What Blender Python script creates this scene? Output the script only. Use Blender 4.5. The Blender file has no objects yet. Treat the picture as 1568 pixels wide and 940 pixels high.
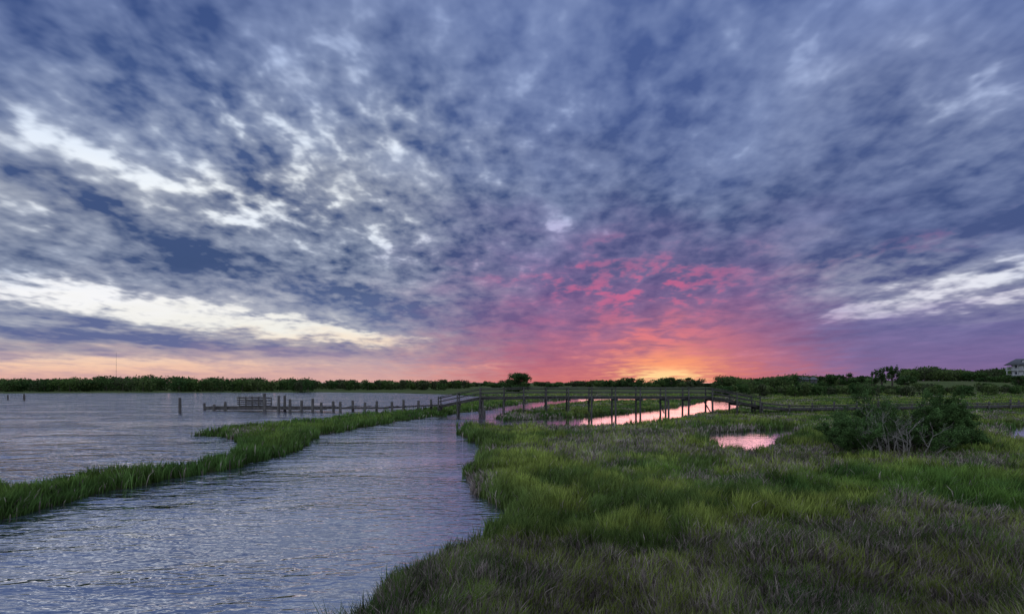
import bpy, math, numpy as np, random
from mathutils import Vector
random.seed(7); rng=np.random.default_rng(7)
F=784.0; H=3.2
def G(u,v,z=0.0):
    Y=F*(H-z)/(v-585.0); return ((u-784.0)/F*Y, Y)
def at(u,Y): return (u-784.0)/F*Y
def zt(v,Y): return H+(585.0-v)/F*Y
sc=bpy.context.scene
sc.view_settings.view_transform='Standard'; sc.view_settings.look='None'; sc.view_settings.exposure=0
def lin(c):
    o=[]
    for k in c[:3]:
        k=k/255.0; o.append(k/12.92 if k<=0.04045 else ((k+0.055)/1.055)**2.4)
    return (*o,1.0)
def ss(x,a,b):
    t=np.clip((x-a)/(b-a),0,1); return t*t*(3-2*t)
# ---------------------------------------------------------------- numpy noise
def vnoise(x,y,scale,seed=0):
    r=np.random.default_rng(seed).random((256,256))
    x=np.asarray(x)*scale+500.3; y=np.asarray(y)*scale+500.7
    xi=np.floor(x).astype(int); yi=np.floor(y).astype(int); fx=x-xi; fy=y-yi
    fx=fx*fx*(3-2*fx); fy=fy*fy*(3-2*fy)
    a=r[xi%256,yi%256]; b=r[(xi+1)%256,yi%256]; c=r[xi%256,(yi+1)%256]; d=r[(xi+1)%256,(yi+1)%256]
    return (a*(1-fx)+b*fx)*(1-fy)+(c*(1-fx)+d*fx)*fy
def fbm(x,y,s,seed=0,o=4):
    t=0;w=0
    for i in range(o):
        t=t+vnoise(x,y,s*2**i,seed+i)*0.55**i; w+=0.55**i
    return t/w
# ---------------------------------------------------------------- mesh utils
def make_mesh(name,V,Fc,col=None,mat=None,parent=None,smooth=False,extra=None):
    V=np.asarray(V,dtype=np.float32); Fc=np.asarray(Fc,dtype=np.int32)
    me=bpy.data.meshes.new(name); k=Fc.shape[1]
    me.vertices.add(len(V)); me.vertices.foreach_set('co',V.ravel())
    me.loops.add(Fc.size); me.loops.foreach_set('vertex_index',Fc.ravel())
    me.polygons.add(len(Fc)); me.polygons.foreach_set('loop_start',np.arange(0,Fc.size,k,dtype=np.int32))
    me.update(calc_edges=True)
    if smooth: me.polygons.foreach_set('use_smooth',np.ones(len(Fc),dtype=bool))
    if col is not None:
        a=me.color_attributes.new('Col','FLOAT_COLOR','POINT')
        c=np.ones((len(V),4),dtype=np.float32); c[:,:3]=col; a.data.foreach_set('color',c.ravel())
    ob=bpy.data.objects.new(name,me); sc.collection.objects.link(ob)
    if mat: me.materials.append(mat)
    if parent: ob.parent=parent
    return ob
def empty(name,loc=(0,0,0)):
    e=bpy.data.objects.new(name,None); sc.collection.objects.link(e); e.location=loc; return e
class Geo:
    def __init__(s): s.V=[]; s.F=[]
    def beam(s,p0,p1,w,h,taper=1.0):
        p0=Vector(p0);p1=Vector(p1);d=(p1-p0).normalized()
        up=Vector((0,0,1)) if abs(d.z)<0.9 else Vector((0,1,0))
        r=d.cross(up).normalized(); u=r.cross(d).normalized(); n=len(s.V)
        for p,k in((p0,1.0),(p1,taper)):
            for a,b in((-1,-1),(1,-1),(1,1),(-1,1)):
                s.V.append(tuple(p+r*(a*w/2*k)+u*(b*h/2*k)))
        s.F+= [(n,n+1,n+2,n+3),(n+7,n+6,n+5,n+4)]+[(n+i,n+4+i,n+4+(i+1)%4,n+(i+1)%4) for i in range(4)]
    def tube(s,pts,rad,k=6):
        n=len(s.V)
        for i,(p,r) in enumerate(zip(pts,rad)):
            p=Vector(p); a=Vector(pts[max(i-1,0)]); b=Vector(pts[min(i+1,len(pts)-1)])
            d=(b-a).normalized(); up=Vector((0,0,1)) if abs(d.z)<0.9 else Vector((1,0,0))
            x=d.cross(up).normalized(); y=x.cross(d)
            for j in range(k):
                t=2*math.pi*j/k; s.V.append(tuple(p+x*(r*math.cos(t))+y*(r*math.sin(t))))
        for i in range(len(pts)-1):
            for j in range(k):
                s.F.append((n+i*k+j,n+i*k+(j+1)%k,n+(i+1)*k+(j+1)%k,n+(i+1)*k+j))
        if k==6:
            m=n+(len(pts)-1)*k
            s.F.append((m,m+1,m+2,m+3)); s.F.append((m,m+3,m+4,m+5))
    def box(s,a,b):
        x0,y0,z0=a;x1,y1,z1=b;n=len(s.V)
        s.V+=[(x0,y0,z0),(x1,y0,z0),(x1,y1,z0),(x0,y1,z0),(x0,y0,z1),(x1,y0,z1),(x1,y1,z1),(x0,y1,z1)]
        s.F+=[(n,n+3,n+2,n+1),(n+4,n+5,n+6,n+7),(n,n+1,n+5,n+4),(n+1,n+2,n+6,n+5),(n+2,n+3,n+7,n+6),(n+3,n,n+4,n+7)]
    def out(s,name,mat,parent=None): return make_mesh(name,s.V,s.F,None,mat,parent)
# ---------------------------------------------------------------- materials
class NT:
    def __init__(s,tree): s.t=tree; s.n=tree.nodes; s.l=tree.links
    def put(s,sock,v):
        if v is None: return
        if isinstance(v,bpy.types.NodeSocket): s.l.new(v,sock)
        else: sock.default_value=v
    def m(s,op,a,b=None,c=None,clamp=False):
        n=s.n.new('ShaderNodeMath'); n.operation=op; n.use_clamp=clamp
        s.put(n.inputs[0],a); s.put(n.inputs[1],b); s.put(n.inputs[2],c); return n.outputs[0]
    def mix(s,f,a,b,mode='MIX'):
        n=s.n.new('ShaderNodeMix'); n.data_type='RGBA'; n.blend_type=mode
        s.put(n.inputs['Factor'],f)
        A=[i for i in n.inputs if i.type=='RGBA']; s.put(A[0],a); s.put(A[1],b)
        return [o for o in n.outputs if o.type=='RGBA'][0]
    def sstep(s,x,a,b,lo=0.0,hi=1.0):
        n=s.n.new('ShaderNodeMapRange'); n.interpolation_type='SMOOTHSTEP'
        s.put(n.inputs[0],x); n.inputs[1].default_value=a; n.inputs[2].default_value=b
        n.inputs[3].default_value=lo; n.inputs[4].default_value=hi; return n.outputs[0]
    def comb(s,x,y,z):
        n=s.n.new('ShaderNodeCombineXYZ'); s.put(n.inputs[0],x); s.put(n.inputs[1],y); s.put(n.inputs[2],z); return n.outputs[0]
    def noise(s,vec,scale,detail=3,rough=0.5,dist=0.0,dim='3D'):
        n=s.n.new('ShaderNodeTexNoise'); n.noise_dimensions=dim; s.l.new(vec,n.inputs['Vector'])
        n.inputs['Scale'].default_value=scale; n.inputs['Detail'].default_value=detail
        n.inputs['Roughness'].default_value=rough; n.inputs['Distortion'].default_value=dist
        return n.outputs[0]
    def ramp(s,f,stops):
        n=s.n.new('ShaderNodeValToRGB'); s.put(n.inputs[0],f); e=n.color_ramp.elements
        stops=sorted(stops); e[0].position=stops[0][0]; e[0].color=stops[0][1]
        e[1].position=stops[-1][0]; e[1].color=stops[-1][1]
        for p,c in stops[1:-1]:
            q=e.new(p); q.color=c
        return n.outputs[0]
def newmat(name):
    m=bpy.data.materials.new(name); m.use_nodes=True; m.node_tree.nodes.clear(); t=NT(m.node_tree)
    o=t.n.new('ShaderNodeOutputMaterial'); return m,t,o
def foliage_mat(name,trans=0.35,gain=1.0):
    m,t,o=newmat(name)
    a=t.n.new('ShaderNodeVertexColor'); a.layer_name='Col'
    c=t.mix(1.0,a.outputs[0],(gain,gain,gain,1),'MULTIPLY')
    d=t.n.new('ShaderNodeBsdfDiffuse'); tr=t.n.new('ShaderNodeBsdfTranslucent')
    t.l.new(c,d.inputs[0]); t.l.new(c,tr.inputs[0])
    x=t.n.new('ShaderNodeMixShader'); x.inputs[0].default_value=trans
    t.l.new(d.outputs[0],x.inputs[1]); t.l.new(tr.outputs[0],x.inputs[2]); t.l.new(x.outputs[0],o.inputs[0])
    return m
def rough_mat(name,c1,c2,scale=6,rough=0.85,stretch=(1,1,1),bump=0.3):
    m,t,o=newmat(name)
    tc=t.n.new('ShaderNodeTexCoord'); mp=t.n.new('ShaderNodeMapping'); mp.inputs['Scale'].default_value=stretch
    t.l.new(tc.outputs['Object'],mp.inputs[0])
    n=t.noise(mp.outputs[0],scale,3,0.6)
    f=t.sstep(n,0.3,0.7); c=t.mix(f,c1,c2)
    b=t.n.new('ShaderNodeBsdfPrincipled'); t.l.new(c,b.inputs['Base Color']); b.inputs['Roughness'].default_value=rough
    bp=t.n.new('ShaderNodeBump'); bp.inputs['Strength'].default_value=bump; bp.inputs['Distance'].default_value=0.02
    t.l.new(n,bp.inputs['Height']); t.l.new(bp.outputs[0],b.inputs['Normal'])
    t.l.new(b.outputs[0],o.inputs[0]); return m
M_grass=foliage_mat('marsh_grass_blades',0.4,1.38)
M_leaf=foliage_mat('tree_leaves',0.3,1.4)
M_wood=rough_mat('weathered_wood',(0.105,0.10,0.10,1),(0.045,0.042,0.042,1),5,0.85,(1,1,0.4))
M_bark=rough_mat('bark',(0.10,0.085,0.07,1),(0.05,0.04,0.033,1),8)
M_twig=rough_mat('dead_twig',(0.38,0.36,0.34,1),(0.22,0.21,0.2,1),8)
M_white=rough_mat('white_siding',(0.75,0.76,0.78,1),(0.62,0.63,0.66,1),2)
M_roof=rough_mat('grey_shingles',(0.13,0.14,0.17,1),(0.08,0.085,0.1,1),6)
M_steel=rough_mat('mast_steel',(0.35,0.33,0.33,1),(0.25,0.24,0.25,1),1)
m,t,o=newmat('window_glass'); b=t.n.new('ShaderNodeBsdfPrincipled')
b.inputs['Base Color'].default_value=(0.03,0.04,0.06,1); b.inputs['Roughness'].default_value=0.08
t.l.new(b.outputs[0],o.inputs[0]); M_glass=m
# ---------------------------------------------------------------- shoreline
def poly(pts): return np.array([G(*p) for p in pts])
strip=poly([(-500,935),(-300,880),(-100,820),(0,793),(100,767),(200,745),(300,727),(400,707),(440,698),(475,672),(520,661),(600,646),(680,636),
 (740,628),(775,621),(820,614.5),(868,611.5),(868,606),(780,606.5),(735,612,.3),(650,624,.45),(560,631,.45),(480,640,.45),(370,648,.45),(310,655,.45),(288,661,.3),
 (298,667,0),(345,670,0),(374,678,.2),(355,692,.45),(250,708,.45),(100,722,.45),(0,737,.45),(-100,752,.45),(-300,775,.45),(-500,800,.45)])
main=[G(*p) for p in [(380,1300),(470,1060),(560,955),(600,915),(640,885),(700,852),(750,830),(788,803),(787,783),(765,770),(740,757),(726,740),(724,722),(735,708),(754,692),
 (748,684),(718,674),(706,664),(708,655),(730,648,.4),(790,648,.4),(880,648,.4),(930,648,.4),(990,645,.4),(1040,635,.4),(1085,628,.4),(1140,620,.4),
 (1128,612.5,0),(1080,609),(1000,608.5),(930,609),(868,610),(800,607.5),(730,607),(690,604),(600,601.5),(500,600.5),(300,601),(0,602),(-1500,602),(-1500,586.5),(3500,586.5),(3500,1300)]]+[(40,-40),(-6,-40)]
main=np.array(main)
lobe=poly([(762,640),(775,643.5),(800,643),(870,639),(925,636),(955,632),(1000,628,.0),(1060,618,.0),(1085,612.5,.0),(1060,610.5,.3),(1000,611,.3),(920,612,.3),(880,614,.4),(850,617,.4),(800,625,.45),(770,632,.45)])
pond=poly([(1078,670,.35),(1105,678,.35),(1140,690,.35),(1168,682,.35),(1185,673,.35),(1230,663,.3),(1225,655.5),(1180,657.5),(1130,661),(1082,663)])
pond2=poly([(1540,657,0),(1560,648,0),(1640,647,0),(1640,665,.35),(1550,668,.35)])
def inside(P,x,y):
    r=np.zeros(x.shape,bool); n=len(P); j=n-1
    for i in range(n):
        xi,yi=P[i]; xj,yj=P[j]
        if yi!=yj:
            c=((yi>y)!=(yj>y))&(x<(xj-xi)*(y-yi)/(yj-yi)+xi); r^=c
        j=i
    return r
def dist(P,x,y):
    d=np.full(x.shape,1e9); n=len(P)
    for i in range(n):
        a=P[i-1]; b=P[i]; ab=b-a; L=(ab**2).sum()+1e-9
        t=np.clip(((x-a[0])*ab[0]+(y-a[1])*ab[1])/L,0,1)
        d=np.minimum(d,(x-a[0]-t*ab[0])**2+(y-a[1]-t*ab[1])**2)
    return np.sqrt(d)
def sdist(x,y):
    """signed distance to the shore, positive on land"""
    wob=0.012*np.clip(y,4,50)+0.12
    xs=x+(fbm(x,y,0.9,3)-.5)*wob*3; ys=y+(fbm(x,y,0.8,9)-.5)*wob*3
    s=np.full(x.shape,-1e9)
    for P in(strip,main,lobe):
        d=dist(P,xs,ys); s=np.maximum(s,np.where(inside(P,xs,ys),d,-d))
    for P in(pond,pond2):
        d=dist(P,xs,ys); s=np.minimum(s,np.where(inside(P,xs,ys),-d,d))
    return s
def land_z(x,y,s):
    yy=np.maximum(y,1); rise=3.0*ss(y,110,215)*ss(x/yy,.42,.75)+1.0*ss(y,170,300)
    h=-0.7+0.7*ss(s,-1.6,0)+0.16*ss(s,-0.05,0.5)+0.10*(fbm(x,y,0.5,31)-.5)*ss(s,0.3,2)
    return h+rise*ss(s,0,3)
# ground sheet (radial grid, fine towards the marsh, out to the horizon)
th=np.concatenate([np.linspace(-58,58,560),np.linspace(60,300,50)])*math.pi/180
rr=np.concatenate([[0.5,2,3.5],np.exp(np.linspace(math.log(4.5),math.log(300),420)),[350,450,600,900,1400,2200,3500,5000]])
T,R=np.meshgrid(th,rr); X=R*np.sin(T); Y=R*np.cos(T)
s=sdist(X.ravel(),Y.ravel()); Z=land_z(X.ravel(),Y.ravel(),s)
nr,nt=T.shape; i=np.arange(nr-1)[:,None]*nt+np.arange(nt)[None,:]; jn=np.arange(nr-1)[:,None]*nt+((np.arange(nt)+1)%nt)[None,:]
Fq=np.stack([i,jn,jn+nt,i+nt],-1).reshape(-1,4)
m,t,o=newmat('marsh_ground')
tc=t.n.new('ShaderNodeTexCoord'); P_=tc.outputs['Object']
n1=t.noise(P_,0.12,6,0.65); n2=t.noise(P_,3.0,4,0.7)
c=t.ramp(n1,[(0.3,(0.05,0.085,0.027,1)),(0.45,(0.09,0.145,0.04,1)),(0.55,(0.13,0.165,0.06,1)),(0.68,(0.13,0.115,0.08,1))])
c=t.mix(t.sstep(n2,0.35,0.65),t.mix(0.5,c,(0.03,0.035,0.02,1)),c)
sx=t.n.new('ShaderNodeSeparateXYZ'); t.l.new(P_,sx.inputs[0])
c=t.mix(t.sstep(sx.outputs[1],25,70),t.mix(0.6,c,(0.03,0.035,0.02,1)),c)
c=t.mix(t.sstep(sx.outputs[2],-0.05,0.1),(0.03,0.028,0.022,1),c)
b=t.n.new('ShaderNodeBsdfPrincipled'); t.l.new(c,b.inputs['Base Color']); b.inputs['Roughness'].default_value=1; b.inputs['Specular IOR Level'].default_value=0.1
bp=t.n.new('ShaderNodeBump'); bp.inputs['Strength'].default_value=0.8; bp.inputs['Distance'].default_value=0.2; t.l.new(n2,bp.inputs['Height']); t.l.new(bp.outputs[0],b.inputs['Normal'])
t.l.new(b.outputs[0],o.inputs[0])
make_mesh('ground',np.stack([X.ravel(),Y.ravel(),Z],1),Fq,None,m,smooth=True)
# ---------------------------------------------------------------- water
m,t,o=newmat('rippled_water')
tc=t.n.new('ShaderNodeTexCoord'); P_=tc.outputs['Object']
def mapped(rot,scl):
    mp=t.n.new('ShaderNodeMapping'); mp.inputs['Rotation'].default_value=(0,0,rot); mp.inputs['Scale'].default_value=scl; t.l.new(P_,mp.inputs[0]); return mp.outputs[0]
wA=t.noise(mapped(0.25,(0.5,1.3,1)),1.0,3,0.55,0.5,'2D')
wB=t.noise(mapped(-0.15,(1.3,3.6,1)),1.0,2,0.55,0.7,'2D')
wD=t.noise(mapped(0.5,(2.4,6.0,1)),1.0,1,0.55,0.5,'2D')
wC=t.noise(mapped(0.3,(6,12,1)),1.0,1,0.5,0,'2D')
patch=t.sstep(t.noise(mapped(0.1,(0.10,0.22,1)),1.0,3,0.55,0.5,'2D'),0.36,0.66,0.40,1.2)
sp=t.n.new('ShaderNodeSeparateXYZ'); t.l.new(P_,sp.inputs[0])
# open bay lies to the left of the strip: rougher there; the creek and ponds to the right lie sheltered
bayness=t.sstep(t.m('ADD',sp.outputs[0],t.m('MULTIPLY',sp.outputs[1],-0.12)),-6,-16,0.0,1.0)
calm=t.sstep(sp.outputs[0],-5.5,5,1.0,0.12)
h=t.m('ADD',t.m('MULTIPLY',wA,t.m('ADD',0.032,t.m('MULTIPLY',bayness,0.30))),t.m('ADD',t.m('MULTIPLY',wB,t.m('ADD',0.040,t.m('MULTIPLY',bayness,0.05))),t.m('ADD',t.m('MULTIPLY',wC,0.005),t.m('MULTIPLY',wD,.026))))
h=t.m('MULTIPLY',h,t.m('MULTIPLY',patch,calm))
bp=t.n.new('ShaderNodeBump'); bp.inputs['Strength'].default_value=1.0; bp.inputs['Distance'].default_value=1.0; t.l.new(h,bp.inputs['Height'])
gl=t.n.new('ShaderNodeBsdfGlossy'); gl.inputs['Color'].default_value=(0.97,0.96,1,1); gl.inputs['Roughness'].default_value=0.06; t.l.new(bp.outputs[0],gl.inputs['Normal'])
df=t.n.new('ShaderNodeBsdfDiffuse'); df.inputs[0].default_value=(0.055,0.08,0.12,1)
fr=t.n.new('ShaderNodeFresnel'); fr.inputs['IOR'].default_value=1.5; t.l.new(bp.outputs[0],fr.inputs['Normal'])
x=t.n.new('ShaderNodeMixShader'); t.l.new(t.m('ADD',t.m('MULTIPLY',fr.outputs[0],0.8),0.46,clamp=True),x.inputs[0])
t.l.new(df.outputs[0],x.inputs[1]); t.l.new(gl.outputs[0],x.inputs[2]); t.l.new(x.outputs[0],o.inputs[0])
make_mesh('water',[(-5000,-300,0),(5000,-300,0),(5000,5000,0),(-5000,5000,0)],[(0,1,2,3)],None,m)
# ---------------------------------------------------------------- marsh grass
def grass(name,N,y0,y1,hscale=1.0,seed=1,tan=1.1):
    r=np.random.default_rng(seed)
    Yg=np.exp(r.uniform(math.log(y0),math.log(y1),N)); Xg=r.uniform(-tan,tan,N)*Yg
    cs=0.14+0.010*Yg; jx=fbm(Xg,Yg,1.7,201,2)-.5; jy=fbm(Xg,Yg,1.9,205,2)-.5
    Xg=Xg+jx*cs*2.2; Yg=Yg+jy*cs*2.2
    s=sdist(Xg,Yg); k=(s>-0.12); Xg,Yg,s,jx,jy=Xg[k],Yg[k],s[k],jx[k],jy[k]; n=len(Xg)
    Zg=np.maximum(land_z(Xg,Yg,s),-0.1)-0.02
    # what grows where
    dry=fbm(Xg,Yg,0.28,50)*1.25-0.185
    for (u,v,ru,w) in [(900,900,2.0,.26),(760,920,1.6,.32),(1200,830,2.4,.26),(1430,850,2.6,.26),(1440,755,3.5,.18),(830,860,1.2,.24),(1520,930,2.5,.3),(1150,930,1.3,.15),(1080,722,2.5,.25),(985,665,6,.22),(1350,800,2,.12)]:
        a,b=G(u,v,0.4); dry=dry+w*np.exp(-(((Xg-a)/ru)**2+((Yg-b)/ru)**2))
    for (u,v,ru,w) in [(870,800,2.0,-.2),(1250,750,3,-.2),(820,730,4,-.25),(1000,760,2.5,-.15),(760,780,1.5,-.2),(1050,860,1.2,-.15)]:
        a,b=G(u,v,0.4); dry=dry+w*np.exp(-(((Xg-a)/ru)**2+((Yg-b)/ru)**2))
    dry=dry-.35*ss(-Xg,0.5+.05*Yg,3+.05*Yg)
    a,b=G(370,660,0.4); dry=dry+.50*np.exp(-(((Xg-a)/2.8)**2+((Yg-b)/3)**2))
    dryf=ss(dry,0.42,0.60)
    isdry=r.random(n)<(0.07+0.66*dryf)
    yel=ss(fbm(Xg,Yg,0.22,77),0.38,0.56)*(1-.7*ss(-Xg,1,4)); dk=ss(fbm(Xg,Yg,0.7,91),0.46,0.62)
    mid=fbm(Xg,Yg,0.9,160,3); fine=fbm(Xg,Yg,2.6,140,3)
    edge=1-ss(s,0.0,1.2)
    hgt=(0.42+0.26*(fbm(Xg,Yg,0.7,12)-.5)*2+.30*(fine-.5))*r.uniform(0.42,1.15,n)*hscale
    hgt=np.maximum(hgt,.14)
    hgt*=np.where(isdry,0.88,1.0)*(1+0.15*edge)*(1-0.12*dryf)
    hgt*=1-0.35*ss(Yg,40,90)
    hgt*=1-.35*(ss(Xg,6,10)*ss(Yg,36,44)*(1-ss(Yg,60,70)))
    base=np.array([0.102,0.178,0.042]); yl=np.array([0.235,0.28,0.07]); dg=np.array([0.045,0.095,0.032]); dr=np.array([0.37,0.32,0.29]); dr2=np.array([0.13,0.105,0.10])
    c=base[None]*(1-yel[:,None]*.8)+yl[None]*yel[:,None]*.8
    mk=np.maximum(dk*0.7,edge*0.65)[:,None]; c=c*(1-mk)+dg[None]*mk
    q=r.random((n,1)); c=np.where(isdry[:,None],dr[None]*q+dr2[None]*(1-q),c)
    c=c*r.uniform(0.5,1.5,(n,1))*(0.45+1.1*fine[:,None])*(0.6+.8*mid[:,None])
    w=(0.0024+0.00082*Yg)*r.uniform(0.6,1.2,n)*np.where(isdry,1.1,1.0)
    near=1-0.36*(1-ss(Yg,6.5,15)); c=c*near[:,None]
    az=r.uniform(0,2*math.pi,n); wind=0.25
    lean=hgt*r.uniform(0.05,0.5,n)*np.where(isdry,1.3,1.0)
    lx=np.cos(az)*lean+wind*hgt*0.35+hgt*jx*.7; ly=np.sin(az)*lean+hgt*jy*.7
    fa=r.uniform(0,math.pi,n)*0.6-0.3*math.pi; sx_,sy_=np.cos(fa)*w,np.sin(fa)*w
    V=np.zeros((n,5,3),np.float32)
    V[:,0]=np.stack([Xg-sx_,Yg-sy_,Zg],1); V[:,1]=np.stack([Xg+sx_,Yg+sy_,Zg],1)
    mx,my,mz=Xg+lx*.35,Yg+ly*.35,Zg+hgt*.6
    V[:,2]=np.stack([mx-sx_*.75,my-sy_*.75,mz],1); V[:,3]=np.stack([mx+sx_*.75,my+sy_*.75,mz],1)
    V[:,4]=np.stack([Xg+lx,Yg+ly,Zg+hgt*np.where(isdry,.88,1.0)],1)
    idx=np.arange(n)[:,None]*5
    Ft=np.concatenate([idx+np.array([[0,1,3]]),idx+np.array([[0,3,2]]),idx+np.array([[2,3,4]])],0)
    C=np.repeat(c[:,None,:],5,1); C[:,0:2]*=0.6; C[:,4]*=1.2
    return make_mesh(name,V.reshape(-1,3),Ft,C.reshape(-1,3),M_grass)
grass('marsh_grass',950000,5.2,130)
# ---------------------------------------------------------------- foliage
def leaves(cent,rad,n,size,col,seed,squash=0.8,shell=0.55):
    r=np.random.default_rng(seed)
    d=r.normal(size=(n,3)); d/=np.linalg.norm(d,axis=1)[:,None]
    rad=np.asarray(rad); k=(shell+(1-shell)*r.random((n,1)))*r.uniform(0.75,1.12,(n,1))
    p=np.asarray(cent)+d*rad*k
    a=r.normal(size=(n,3)); a/=np.linalg.norm(a,axis=1)[:,None]
    b=np.cross(a,r.normal(size=(n,3))); b/=np.linalg.norm(b,axis=1)[:,None]
    s=size*r.uniform(0.5,1.2,(n,1)); a*=s; b*=s*0.6
    V=np.stack([p-a,p+b,p+a,p-b],1)
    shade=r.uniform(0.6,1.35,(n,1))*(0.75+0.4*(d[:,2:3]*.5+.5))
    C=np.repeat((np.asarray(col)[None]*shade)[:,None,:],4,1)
    return V.reshape(-1,3),C.reshape(-1,3)
class Fol:
    def __init__(s): s.V=[];s.C=[]
    def add(s,*a,**k):
        v,c=leaves(*a,**k); s.V.append(v); s.C.append(c)
    def out(s,name,parent=None):
        V=np.concatenate(s.V); C=np.concatenate(s.C); Fq=np.arange(len(V)).reshape(-1,4)
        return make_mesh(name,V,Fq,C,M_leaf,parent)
sd=[100]
def nxt(): sd[0]+=1; return sd[0]
greens=[(0.05,0.09,0.03),(0.07,0.115,0.035),(0.035,0.07,0.025),(0.085,0.12,0.045),(0.06,0.075,0.04)]
def groundz(x,y):
    xx=np.array([x],float); yy=np.array([y],float); return float(land_z(xx,yy,sdist(xx,yy))[0])
def mass(name,u0,u1,Y0,Y1,top,num,wid=(2.5,5),lsz=0.38,per=170,bottom=0.0):
    f=Fol(); g=Geo()
    for i in range(num):
        Yk=random.uniform(Y0,Y1); u=random.uniform(u0,u1); x=at(u,Yk)
        tv=top(u)+random.uniform(-1.5,4.5); zb=groundz(x,Yk); ztop=max(zt(tv,Yk),zb+1.5)
        hh=ztop-zb; w=random.uniform(*wid)*min(1,0.45+hh/9); col=random.choice(greens)
        for j in range(3):
            cx=x+random.uniform(-.5,.5)*w; cz=zb+hh*random.uniform(.45,.78); rz=min(ztop-cz,hh*.45)
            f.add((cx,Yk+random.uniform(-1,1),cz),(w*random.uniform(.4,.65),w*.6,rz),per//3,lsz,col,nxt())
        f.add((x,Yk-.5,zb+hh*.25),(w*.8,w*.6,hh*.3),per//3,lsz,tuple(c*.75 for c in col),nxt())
        g.tube([(x,Yk,zb-.2),(x,Yk,zb+hh*.7)],[.15,.05],4)
    e=empty(name); f.out('crowns',e); g.out('trunks',M_bark,e)
mass('distant_tree_line',-260,480,160,205,lambda u:577+2*math.sin(u*.02)+1.3*math.sin(u*.11)+(1.5 if u<60 else 0),330)
mass('distant_tree_line',440,720,190,260,lambda u:582.0,150,(2,4))
mass('distant_tree_line',690,1130,230,330,lambda u:584-1.5*math.sin(u*.05),170,(3,6),0.5)
mass('distant_tree_line',930,1075,240,280,lambda u:579.0+1.5*math.sin(u*.17),36,(2.5,4.5),0.45)
mass('distant_tree_line',1100,1330,170,230,lambda u:576+3*math.sin(u*.045),150,(2.5,5))
mass('distant_tree_line',1385,1760,232,300,lambda u:563+4*math.sin(u*.03+1)+(6 if u<1405 else 0),260,(4,7.5),0.55)
mass('marsh_shrubs',1500,1640,195,215,lambda u:574,34,(2.5,4),0.4)
mass('marsh_shrubs',1090,1560,105,150,lambda u:588+3*math.sin(u*.07),120,(1.5,3.4),0.28)
def tree(name,u,Yk,topv,wpx,lumps=9,per=260,lsz=0.3,col=(0.045,0.08,0.03),trunk=.28,low=.32,sparse=1.0):
    x=at(u,Yk); zb=groundz(x,Yk); ztop=zt(topv,Yk); hh=ztop-zb; w=wpx/F*Yk/2
    e=empty(name,(x,Yk,zb)); f=Fol(); g=Geo()
    g.tube([(0,0,-.3),(0.1,0,hh*.25),(-.05,0.05,hh*.5),(0.05,0,hh*.8)],[trunk,trunk*.8,trunk*.55,trunk*.2],6)
    for i in range(lumps):
        a=2*math.pi*i/lumps+random.uniform(-.3,.3); k=random.uniform(.35,.72) if i%3 else random.uniform(0,.3)
        zz=hh*(low+(0.9-low)*random.random()*(1-.3*k)+.04)
        c=(math.cos(a)*w*k,math.sin(a)*w*k,min(zz,hh*.84)); rz=min(hh-c[2],hh*.2)*random.uniform(.75,1.0)
        g.tube([(0,0,hh*random.uniform(.2,.45)),(c[0]*.5,c[1]*.5,c[2]*.75),c],[trunk*.45,trunk*.3,trunk*.1],4)
        cc=random.uniform(.7,1.35)
        f.add(c,(w*.38*sparse,w*.38*sparse,rz),per,lsz,tuple(q*cc for q in col),nxt(),shell=.2)
    f.out('crown',e); g.out('trunk_and_limbs',M_bark,e)
tree('oak_tree',793,165,569,48,26,260,0.26,low=.1)
tree('oak_tree',778,172,579,16,6,120,0.26,low=.1)
tree('pine_tree',1350,150,561,26,13,90,0.26,low=.35,sparse=.75)
tree('pine_tree',1366,152,558.5,22,12,90,0.26,low=.4,sparse=.7)
tree('pine_tree',1340,148,567,18,8,90,0.24,low=.2,sparse=.8)
tree('pine_tree',1296,160,570,26,9,120,0.26,low=.15)
tree('oak_tree',1270,165,572,38,14,200,0.28,low=.1)
tree('oak_tree',1385,160,570,34,12,160,0.28,low=.1)
tree('oak_tree',1318,158,575,30,10,150,0.26,low=.1)
tree('oak_tree',1118,190,576,24,9,150,0.28,low=.1)
tree('oak_tree',1160,185,577,24,9,150,0.28,low=.1)
tree('oak_tree',1560,165,574,30,9,140,0.28,low=.1)
tree('oak_tree',963,235,576,28,9,150,0.32,low=.1)
tree('oak_tree',1028,240,576.5,26,9,150,0.32,low=.1)
tree('oak_tree',1053,240,577,18,7,140,0.32,low=.1)
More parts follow.
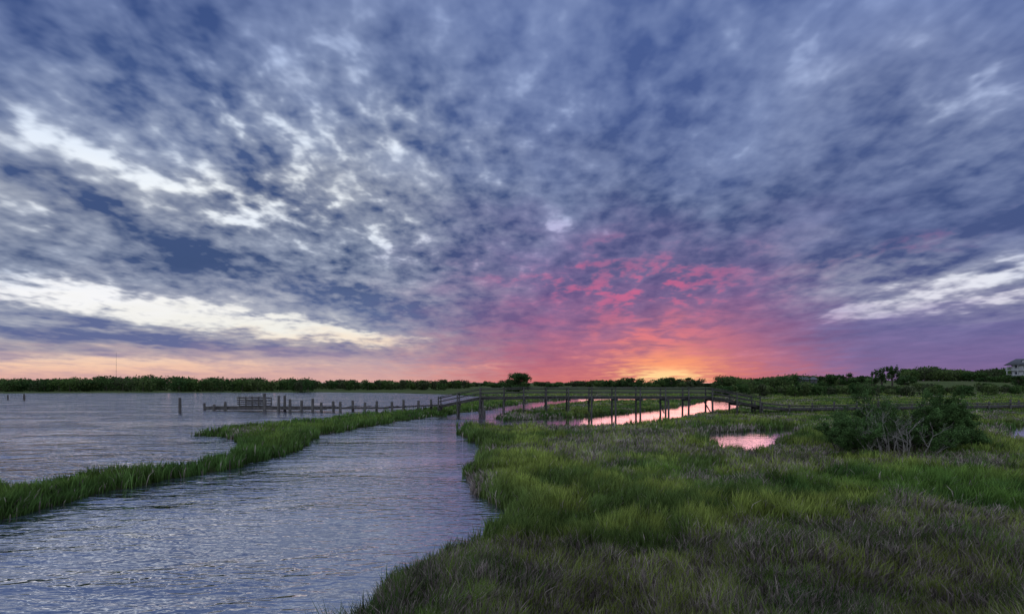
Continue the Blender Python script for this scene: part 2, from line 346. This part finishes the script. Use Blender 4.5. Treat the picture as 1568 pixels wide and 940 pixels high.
# ---------------------------------------------------------------- foreground shrubs (half dead)
def shrub(name,cx,cy,rx,ry,hh,nst,dead,lean=0.0,dens=1.0,tone0=1.0,up=0.0):
    zb=groundz(cx,cy); e=empty(name,(cx,cy,zb)); f=Fol(); g=Geo()
    def grow(p,d,L,r,lv,isdead):
        pts=[p];rad=[r]; q=Vector(p); d=Vector(d)
        for i in range(4):
            d=(d+Vector((random.uniform(-.3,.3),random.uniform(-.3,.3),random.uniform(-.10,.24)))).normalized()
            q=q+d*L/4; pts.append(tuple(q)); rad.append(r*(1-.18*(i+1)))
        g.tube(pts,rad,4 if lv else 5)
        if lv<3:
            for k in range(random.choice((3,4)) if lv<2 else 3):
                b=Vector(pts[random.randint(1,4)]); dd=(d+Vector((random.uniform(-1,1),random.uniform(-1,1),random.uniform(-.4,.7)))).normalized()
                grow(tuple(b),dd,L*random.uniform(.45,.7),r*.5,lv+1,isdead)
        if lv>=2 and not isdead:
            tone=random.uniform(.6,1.5)*tone0; c=(0.055*tone,0.10*tone,0.035*tone); n=int(26*dens)
            f.add(pts[-1],(.17,.17,.14),n,.032,c,nxt(),shell=.1); f.add(pts[2],(.13,.13,.1),n//2,.032,c,nxt(),shell=.1)
    for i in range(nst):
        a=random.uniform(0,2*math.pi); k=math.sqrt(random.random())
        p=(math.cos(a)*rx*k*.55,math.sin(a)*ry*k*.55,0); isd=random.random()<dead
        d=(math.cos(a)*.7*k*(1-up)+lean,math.sin(a)*.7*k*(1-up),1.0-.3*k)
        L=hh*random.uniform(.5,.66)*(1.08 if isd else 1.0)*(1-.25*k)
        grow(p,d,L,.026,0,isd)
    g.out('branches',M_twig if dead>.4 else M_bark,e)
    if f.V: f.out('leaves',e)
random.seed(11)
shrub('dead_shrub',at(1375,21.0),21.0,3.0,.8,1.95,28,.85,0,1.0,1.3)
shrub('myrtle_shrub',at(1340,22.3),22.3,1.9,1.1,2.2,28,.2,0,1.0,1.3)
shrub('myrtle_shrub',at(1350,22.6),22.6,.5,.5,3.0,6,.1,0,1.0,1.2,.7)
shrub('myrtle_shrub',at(1300,21.5),21.5,1.1,.8,1.6,14,.1,0,1.0,1.3)
shrub('myrtle_shrub',at(1440,22.0),22.0,.75,.6,2.4,28,.0,0,2.0,1.2,.4)
shrub('myrtle_shrub',at(1400,22.6),22.6,1.3,.8,1.8,16,.2,0,1.0,1.2)
shrub('myrtle_shrub',at(1475,23),23,1.2,.8,0.9,9,.1,0,1.0,1.4)
# ---------------------------------------------------------------- footbridge
def bridge():
    e=empty('wooden_footbridge'); dk=Geo(); rl=Geo(); pl=Geo()
    path=[(-7.2,49.5,0.90),(-3.0,48,1.78),(2.5,47.6,1.86),(18.6,47.6,1.84),(23.6,48.6,0.95)]
    W=1.5
    def pt(x):
        for a,b in zip(path[:-1],path[1:]):
            if a[0]<=x<=b[0]+1e-6:
                k=(x-a[0])/(b[0]-a[0]); return tuple(a[i]+k*(b[i]-a[i]) for i in range(3))
    xs=[-7.1,-5.2,-3.0,-0.75,1.1,3.2,5.25,7.4,9.6,11.9,14.25,16.4,18.6,21.1,23.5]
    for a,b in zip(path[:-1],path[1:]):
        n=int((Vector(b)-Vector(a)).length/0.16)
        for i in range(n):
            k=(i+.5)/n; x,y,z=[a[j]+k*(b[j]-a[j]) for j in range(3)]
            dk.beam((x,y-.05,z+random.uniform(-.004,.004)),(x,y+W+.05,z),.14,.045)
        for off in(0.04,W-.04):
            dk.beam((a[0],a[1]+off,a[2]-.13),(b[0],b[1]+off,b[2]-.13),.07,.19)
    for off in(-.10,W+.10):
        for i,x in enumerate(xs):
            px,py,pz=pt(x); tilt=random.uniform(-.05,.05)
            pl.tube([(px+tilt,py+off,-.9),(px,py+off,pz-.3),(px,py+off,pz+.86+random.uniform(0,.08))],[.095,.085,.055],6)
            if i in(2,10) and off<0: pl.tube([(px+.3,py+off,-.9),(px+.26,py+off,pz-.25)],[.1,.09],6)
        for x0,x1 in zip(xs[:-1],xs[1:]):
            a=pt(x0);b=pt(x1)
            o2=off+(.10 if off<0 else -.10)
            rl.beam((a[0],a[1]+off,a[2]+.86),(b[0],b[1]+off,b[2]+.86),.13,.04)
            rl.beam((a[0],a[1]+o2,a[2]+.72),(b[0],b[1]+o2,b[2]+.72),.04,.09)
            rl.beam((a[0],a[1]+o2,a[2]+.38),(b[0],b[1]+o2,b[2]+.38),.04,.09)
    for i,x in enumerate(xs):
        px,py,pz=pt(x); pl.beam((px+.14,py-.3,pz-.31),(px+.14,py+W+.3,pz-.31),.08,.18)
        if i in(2,3,7,10,12): pl.beam((px-.14,py-.1,.35),(px-.14,py+W+.1,pz-.5),.05,.13)
    dk.out('deck',M_wood,e); rl.out('railing',M_wood,e); pl.out('pilings',M_wood,e)
bridge()
def boardwalk():
    e=empty('wooden_boardwalk'); d=Geo(); p=Geo()
    P=[(23.7,48.7,.93),(27,50,.62),(40,53,.6),(60,57,.65),(92,63,.7)]
    for a,b in zip(P[:-1],P[1:]):
        L=(Vector(b)-Vector(a)).length; n=int(L/.17)
        for i in range(n):
            k=(i+.5)/n; x,y,z=[a[j]+k*(b[j]-a[j]) for j in range(3)]
            if random.random()>.03: d.beam((x,y,z),(x,y+1.2,z),.145,.04)
        d.beam((a[0],a[1]+.03,a[2]-.13),(b[0],b[1]+.03,b[2]-.13),.06,.2)
        n=max(1,int(L/2.6))
        for i in range(n):
            k=i/n; x,y,z=[a[j]+k*(b[j]-a[j]) for j in range(3)]
            p.tube([(x,y-.1,-.5),(x+random.uniform(-.05,.05),y-.1,z+random.uniform(.35,.75))],[.1,.085],6)
            p.tube([(x,y+1.3,-.5),(x,y+1.3,z+random.uniform(.1,.55))],[.1,.085],6)
        p.beam((a[0],a[1]-.22,a[2]+.28),(b[0],b[1]-.22,b[2]+.28),.05,.12)
    d.out('deck',M_wood,e); p.out('posts_and_rail',M_wood,e)
boardwalk()
def dock():
    e=empty('wooden_dock'); d=Geo(); p=Geo(); bn=Geo()
    a=(at(313,57),57,.45); b=(at(500,56),56,.5); c=(at(676,52),52,.75)
    def L(q,r,k): return tuple(q[j]+k*(r[j]-q[j]) for j in range(3))
    n=int((b[0]-a[0])/.17)
    for i in range(n):
        x,y,z=L(a,b,(i+.5)/n)
        if random.random()>.08: d.beam((x,y,z+random.uniform(-.01,.01)),(x,y+1.6,z),.145,.05)
    for off in(0,1.5): d.beam((a[0],a[1]+off,a[2]-.17),(b[0],b[1]+off,b[2]-.17),.08,.28)
    d.beam((b[0]-.1,b[1],b[2]-.12),(L(b,c,.55)[0],L(b,c,.55)[1],b[2]-.02),.08,.2)
    d.beam((L(b,c,.5)[0],L(b,c,.5)[1]+1.2,b[2]-.05),(c[0],c[1]+1.2,c[2]+.1),.1,.16)
    n=int((c[0]-b[0])/.17)
    for i in range(n):
        x,y,z=L(b,c,(i+.5)/n)
        if random.random()>.45: d.beam((x,y,z),(x,y+1.3,z+random.uniform(-.05,.05)),.14,.045)
    for u,v in [(313,617),(328,619),(345,615),(405,602),(427,606),(436,605),(444,611),(462,613),(479,610),(492,616),(510,614),(521,615),(540,613),(559,616),(577,614),(600,615),(618,612),(641,613),(660,611)]:
        k=(u-313)/363; Yk=57-5*k+random.choice((-.1,1.6)); x=at(u,Yk)
        p.tube([(x+random.uniform(-.1,.1),Yk,-.9),(x,Yk,zt(v,Yk))],[.16,.135],6)
    x0,x1=at(366,57),at(406,57)
    bn.box((x0,57.0,.5),(x1,58.3,.58))
    for z in(.78,1.0,1.22,1.44): bn.beam((x0-.2,57-.05*z,z),(x1+.2,57-.05*z,z),.05,.12)
    for z in(.78,1.1,1.40): bn.beam((x0,58.35,z),(x1,58.35,z),.05,.12)
    for i in range(5):
        xx=x0+(x1-x0)*i/4
        bn.beam((xx,57.08,.5),(xx,57.08,1.55),.09,.09); bn.beam((xx,58.45,.5),(xx,58.45,1.5),.09,.09)
    bn.beam((x0-.3,57.1,1.58),(x1+.1,57.1,1.58),.22,.05)
    d.out('deck',M_wood,e); p.out('pilings',M_wood,e); bn.out('bench_and_rail',M_wood,e)
dock()
def piling(u,vt,vb,r,name='wooden_piling'):
    x,y=G(u,vb); g=Geo(); g.tube([(x+.03,y,-.9),(x,y,.5),(x-.02,y,zt(vt,y))],[r*1.1,r,r*.92],6); g.out(name,M_wood)
piling(275.5,609,632,.14); piling(37,603,613,.16); piling(12,604,612,.12); piling(736,626,637.5,.1); piling(742,625,638.5,.1)
# ---------------------------------------------------------------- buildings
def house():
    Yk=205; x=at(1541,Yk); z0=groundz(x+6,Yk); e=empty('beach_house',(x,Yk,z0)); e.rotation_euler=(0,0,-.72); e.scale=(.84,.84,.84)
    w=Geo(); r=Geo(); g=Geo(); s=Geo(); pz=2.4
    for i in range(6):
        for j in range(3): s.tube([(i*3.0+.3,j*4.5+.2,-3),(i*3.0+.3,j*4.5+.2,pz)],[.2,.2],6)
    w.box((0,0,pz),(15.5,10,pz+.3))
    w.box((2.2,2.4,pz+.3),(15,9.8,pz+3.1)); w.box((0,0.1,pz+3.1),(15.5,9.9,pz+3.35)); w.box((2.2,2.4,pz+3.35),(15,9.8,pz+5.9))
    for zf in(pz+.3,pz+3.35):
        w.beam((0,.15,zf+1.0),(15.5,.15,zf+1.0),.1,.1); w.beam((.15,.2,zf+1.0),(.15,9.8,zf+1.0),.1,.1)
        for i in range(40): w.beam((.1+i*.39,.15,zf),(.1+i*.39,.15,zf+.95),.05,.05)
        for i in range(24): w.beam((.15,.3+i*.4,zf),(.15,.3+i*.4,zf+.95),.05,.05)
        for xx in(.2,3.9,7.7,11.5,15.3): w.beam((xx,.2,zf),(xx,.2,zf+2.7),.2,.2)
        for k in range(4):
            xx=3.0+k*3.0; g.box((xx,2.36,zf+.7),(xx+1.3,2.42,zf+2.1))
            w.box((xx-.12,2.33,zf+2.1),(xx+1.42,2.41,zf+2.24)); w.box((xx-.12,2.33,zf+.58),(xx+1.42,2.41,zf+.7))
        for k in range(2): g.box((2.14,4+k*3,zf+.7),(2.23,5.2+k*3,zf+2.1))
    zr=pz+5.9
    r.V+=[(-.5,-.4,zr),(15.9,-.4,zr),(15.9,10.3,zr),(-.5,10.3,zr),(3.5,5,zr+2.8),(12,5,zr+2.8)]
    r.F+=[(0,1,5,4),(2,3,4,5)]
    r.V+=[(-.5,-.4,zr-.12),(15.9,-.4,zr-.12),(15.9,10.3,zr-.12),(-.5,10.3,zr-.12)]; r.F+=[(9,8,7,6),(0,6,7,1),(3,9,6,0)]
    make_mesh('roof_hip_ends',[r.V[i] for i in(1,2,5,3,0,4)],[(0,1,2),(3,4,5)],None,M_roof,e)
    w.box((5.5,1.6,zr+.3),(8.0,4,zr+1.9)); g.box((6.1,1.55,zr+.8),(7.4,1.62,zr+1.6))
    r.box((5.3,1.3,zr+1.9),(8.2,4.6,zr+2.05)); r.box((9.5,4.6,zr+1.5),(10.4,5.4,zr+3.6))
    w.out('walls_and_porches',M_white,e); r.out('roof',M_roof,e); g.out('windows',M_glass,e); s.out('stilts',M_wood,e)
house()
def cottage():
    Yk=175; x=at(1229,Yk); z0=groundz(x,Yk); e=empty('marsh_cottage',(x,Yk,z0)); zt_=zt(581,Yk)-z0
    w=Geo(); w.box((0,0,0),(5,4.4,zt_)); w.out('walls',rough_mat('grey_boards',(.12,.12,.13,1),(.08,.08,.09,1)),e)
    make_mesh('roof',[(-.4,-.4,zt_-.02),(5.4,-.4,zt_-.02),(5.4,4.8,zt_-.02),(-.4,4.8,zt_-.02),(-.4,2.2,zt_+.9),(5.4,2.2,zt_+.9)],[(0,1,5,4),(2,3,4,5)],None,M_roof,e)
    make_mesh('gables',[(0,0,zt_),(0,4.4,zt_),(0,2.2,zt_+.8),(5,0,zt_),(5,4.4,zt_),(5,2.2,zt_+.8)],[(0,1,2),(3,4,5)],None,M_roof,e)
    g=Geo(); 
    for k in range(2): g.box((.8+k*2.3,-.05,1.2),(1.7+k*2.3,.02,2.2))
    g.out('windows',M_glass,e)
cottage()
def mast():
    Yk=1300; x=at(178,Yk); h=zt(540,Yk); e=empty('radio_mast',(x,Yk,0)); g=Geo()
    q=[(.7*math.cos(a),.7*math.sin(a)) for a in(0.3,2.4,4.5)]
    for a in q: g.beam((a[0],a[1],0),(a[0]*.35,a[1]*.35,h),.1,.1)
    for i in range(24):
        z=h*i/24; z2=h*(i+1)/24; k=1-.65*i/24; k2=1-.65*(i+1)/24
        for j in range(3):
            a=q[j];b=q[(j+1)%3]; g.beam((a[0]*k,a[1]*k,z),(b[0]*k2,b[1]*k2,z2),.06,.06)
    g.out('lattice',M_steel,e)
mast()
# ---------------------------------------------------------------- sky
w=bpy.data.worlds.new('World'); sc.world=w; w.use_nodes=True; w.node_tree.nodes.clear(); t=NT(w.node_tree)
tc=t.n.new('ShaderNodeTexCoord'); sx=t.n.new('ShaderNodeSeparateXYZ'); t.l.new(tc.outputs['Generated'],sx.inputs[0])
x,y,z=sx.outputs
yc=t.m('MAXIMUM',y,0.12); zc=t.m('MAXIMUM',z,0.0)
p0=t.m('DIVIDE',x,yc); q0=t.m('DIVIDE',zc,yc)
def plane(off):
    zz=t.m('ADD',zc,off); return t.comb(t.m('DIVIDE',x,zz),t.m('DIVIDE',y,zz),0.0)
PA=plane(0.26); PB=plane(0.10)
def cn(P,rot,scl,loc,detail,rough,dist=0.0):
    mp=t.n.new('ShaderNodeMapping'); mp.inputs['Rotation'].default_value=(0,0,rot); mp.inputs['Scale'].default_value=(scl[0],scl[1],1); mp.inputs['Location'].default_value=(loc,loc*.7,0)
    t.l.new(P,mp.inputs[0]); return t.noise(mp.outputs[0],1.0,detail,rough,dist,'2D')
nL=cn(PB,.27,(2.3,1.0),0.0,3,.5,.2)
nM=cn(PA,.22,(11,8.5),3.0,3,.5,.15)
nF=cn(PA,-.2,(22,22),7.0,2,.5,.1)
nS=cn(PB,.27,(3.4,2.8),11.0,3,.55,.2)
wu=t.m('SUBTRACT',nS,.5); wv=t.m('SUBTRACT',cn(PB,.27,(2.2,2.2),30,3,.55),.5)
p=t.m('ADD',p0,t.m('MULTIPLY',wu,.18)); 
q=t.m('ADD',q0,t.m('MULTIPLY',wv,t.m('MULTIPLY',t.m('MINIMUM',q0,.4),.5)))
PQ=t.comb(p,q,0.0)
def blob(u,v,L,W,ang,amp,acc):
    mp=t.n.new('ShaderNodeMapping'); mp.vector_type='TEXTURE'
    mp.inputs['Location'].default_value=((u-784)/F,(585-v)/F,0); mp.inputs['Rotation'].default_value=(0,0,-math.radians(ang)); mp.inputs['Scale'].default_value=(L/F,W/F,1)
    t.l.new(PQ,mp.inputs[0]); vm=t.n.new('ShaderNodeVectorMath'); vm.operation='DOT_PRODUCT'; t.l.new(mp.outputs[0],vm.inputs[0]); t.l.new(mp.outputs[0],vm.inputs[1])
    return t.m('MULTIPLY_ADD',t.m('POWER',.36788,vm.outputs['Value']),amp,acc)
acc=0.0
for b_ in [(225,268,220,28,19,.56),(90,215,110,36,20,.34),(60,338,120,18,15,.58),(410,335,45,22,10,.50),(590,372,45,16,20,.58),(500,245,130,80,20,.18),
 (860,342,18,14,-30,.60),(1430,172,50,18,-15,.48),(1530,130,60,14,-30,.34),(330,402,360,38,15,-.60),(120,292,130,18,15,-.60),(600,455,180,28,12,-.45),(480,160,120,60,30,.12),
 (190,466,300,26,9,.95),(520,508,130,16,8,.7),(280,525,360,11,4,-1.1),(640,545,140,9,3,-.4),(60,498,120,9,6,-.6),(1430,345,270,50,-17,-.65),(1490,430,170,20,-16,.72),(1520,462,150,8,-8,.6),
 (1240,516,130,12,-3,-.7),(1300,480,70,10,-10,.3),(1150,330,200,80,-20,-.25),(60,60,200,60,30,-.16),(1230,50,110,60,-55,.14),(740,560,60,7,0,.6),(150,560,320,16,0,.75),(800,300,220,50,10,-.15),(1050,545,300,30,0,.25)]:
    acc=blob(*b_,acc)
mot=blob(430,210,400,180,12,.45,0.60)
amt=t.sstep(q0,0.02,0.22,.35,1.0)
mm=t.m('MULTIPLY',mot,amt)
dM=t.m('SUBTRACT',nM,.5); dF=t.m('SUBTRACT',nF,.5); dL=t.m('SUBTRACT',nL,.5)
dap=t.m('MULTIPLY_ADD',t.m('ADD',t.m('MULTIPLY',dM,1.9),t.m('MULTIPLY',dF,1.0)),mm,t.m('MULTIPLY_ADD',dL,1.25,t.m('MULTIPLY_ADD',wu,.85,.43)))
dap=t.m('MULTIPLY_ADD',acc,.6,dap)
gap=t.m('MULTIPLY_ADD',t.m('ADD',t.m('MULTIPLY',dM,1.7),t.m('MULTIPLY',dF,1.0)),mm,t.m('MULTIPLY_ADD',dL,.35,t.m('MULTIPLY_ADD',wu,.4,acc)))
fac=t.m('ADD',t.m('MULTIPLY',t.m('SUBTRACT',dap,-.12,clamp=True),.42),t.sstep(gap,.14,.86,0.0,.60),clamp=True)
def Q(v): return max(0,min(1,(585-v)/F*1.25))
q125=t.m('MULTIPLY',q,1.25)
def R_(L): return t.ramp(q125,[(Q(v),lin(c)) for v,c in L])
LL=R_([(585,(236,180,164)),(560,(245,202,176)),(530,(252,230,205)),(500,(244,242,235)),(450,(250,250,252)),(400,(225,234,250)),(300,(246,251,255)),(200,(228,239,255)),(100,(195,211,243)),(0,(172,190,232))])
LC=R_([(585,(228,134,122)),(562,(222,130,134)),(530,(208,130,154)),(500,(195,132,168)),(450,(186,145,188)),(400,(178,160,204)),(300,(190,202,236)),(200,(180,197,235)),(100,(178,196,235)),(0,(178,196,235))])
LR=R_([(585,(150,116,160)),(550,(146,120,174)),(500,(152,138,188)),(460,(222,220,234)),(420,(232,235,246)),(350,(160,172,215)),(200,(195,209,240)),(100,(184,199,236)),(0,(165,184,230))])
DL=R_([(585,(215,168,162)),(555,(170,148,168)),(525,(100,108,152)),(480,(92,108,150)),(400,(62,82,124)),(300,(64,84,128)),(200,(74,95,142)),(100,(66,88,138)),(0,(60,82,134))])
DC=R_([(585,(192,102,114)),(550,(158,92,128)),(500,(116,84,134)),(450,(90,78,132)),(400,(74,80,130)),(300,(65,84,131)),(200,(72,92,144)),(0,(72,94,150))])
DR=R_([(585,(118,98,146)),(500,(90,92,144)),(400,(70,84,132)),(300,(68,86,134)),(0,(66,88,144))])
fl=t.sstep(p,.10,-.32); frr=t.sstep(p,.42,.72)
light=t.mix(frr,t.mix(fl,LC,LL),LR); dark=t.mix(frr,t.mix(fl,DC,DL),DR)
col=t.mix(fac,dark,light)
# lit undersides of the clouds near the hidden sun
fleck=t.sstep(t.m('ADD',t.m('MULTIPLY_ADD',dM,.7,nS),t.m('MULTIPLY',dF,.5)),.46,.74)
pk=t.m('MULTIPLY',blob(1010,440,135,46,-4,1.0,blob(850,428,110,24,5,.35,0.0)),fleck)
col=t.mix(t.m('MULTIPLY',pk,.62,clamp=True),col,lin((218,94,138)))
pk3=t.m('MULTIPLY',blob(1430,365,190,18,-17,1.0,0.0),fleck)
col=t.mix(t.m('MULTIPLY',pk3,.35,clamp=True),col,lin((140,78,132)))
pk2=blob(1030,515,110,32,0,1.0,0.0)
col=t.mix(t.m('MULTIPLY',pk2,t.sstep(nS,.3,.7,.10,.65),clamp=True),col,lin((242,125,128)))
g1=blob(1028,560,75,24,0,1.0,0.0); col=t.mix(t.m('MULTIPLY',g1,.82,clamp=True),col,lin((255,158,112)))
g2=blob(1018,575,46,11,0,1.0,0.0); col=t.mix(t.m('MULTIPLY',g2,.9,clamp=True),col,lin((255,222,158)))
# sky behind and overhead, out of view, brightened to light the grass
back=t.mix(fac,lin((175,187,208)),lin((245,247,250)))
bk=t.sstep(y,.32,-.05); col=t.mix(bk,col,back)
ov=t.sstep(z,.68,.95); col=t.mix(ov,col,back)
AZ=math.radians(17.4)
nsk=t.n.new('ShaderNodeTexSky'); nsk.sky_type='NISHITA'; nsk.sun_disc=False; nsk.sun_elevation=math.radians(2.5); nsk.sun_rotation=AZ
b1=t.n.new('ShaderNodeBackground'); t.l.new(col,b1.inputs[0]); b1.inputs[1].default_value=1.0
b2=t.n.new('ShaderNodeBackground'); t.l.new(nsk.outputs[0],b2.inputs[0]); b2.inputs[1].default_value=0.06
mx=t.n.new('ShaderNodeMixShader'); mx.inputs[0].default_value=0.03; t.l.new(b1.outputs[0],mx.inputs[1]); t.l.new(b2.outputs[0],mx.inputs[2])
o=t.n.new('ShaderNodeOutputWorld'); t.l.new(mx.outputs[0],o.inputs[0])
ld=bpy.data.lights.new('sun','SUN'); ld.energy=0.10; ld.angle=math.radians(20); ld.color=(1,.5,.42)
lo=bpy.data.objects.new('sun',ld); sc.collection.objects.link(lo); el=math.radians(2.5)
dv=Vector((math.sin(AZ)*math.cos(el),math.cos(AZ)*math.cos(el),math.sin(el))); lo.rotation_euler=dv.to_track_quat('Z','Y').to_euler()
# ---------------------------------------------------------------- camera
cd=bpy.data.cameras.new('camera'); cd.lens=18; cd.sensor_width=36; cd.shift_y=115/1568; cd.clip_end=9000; cd.clip_start=0.1
co=bpy.data.objects.new('camera',cd); sc.collection.objects.link(co); co.location=(0,0,H); co.rotation_euler=(math.pi/2,0,0); sc.camera=co
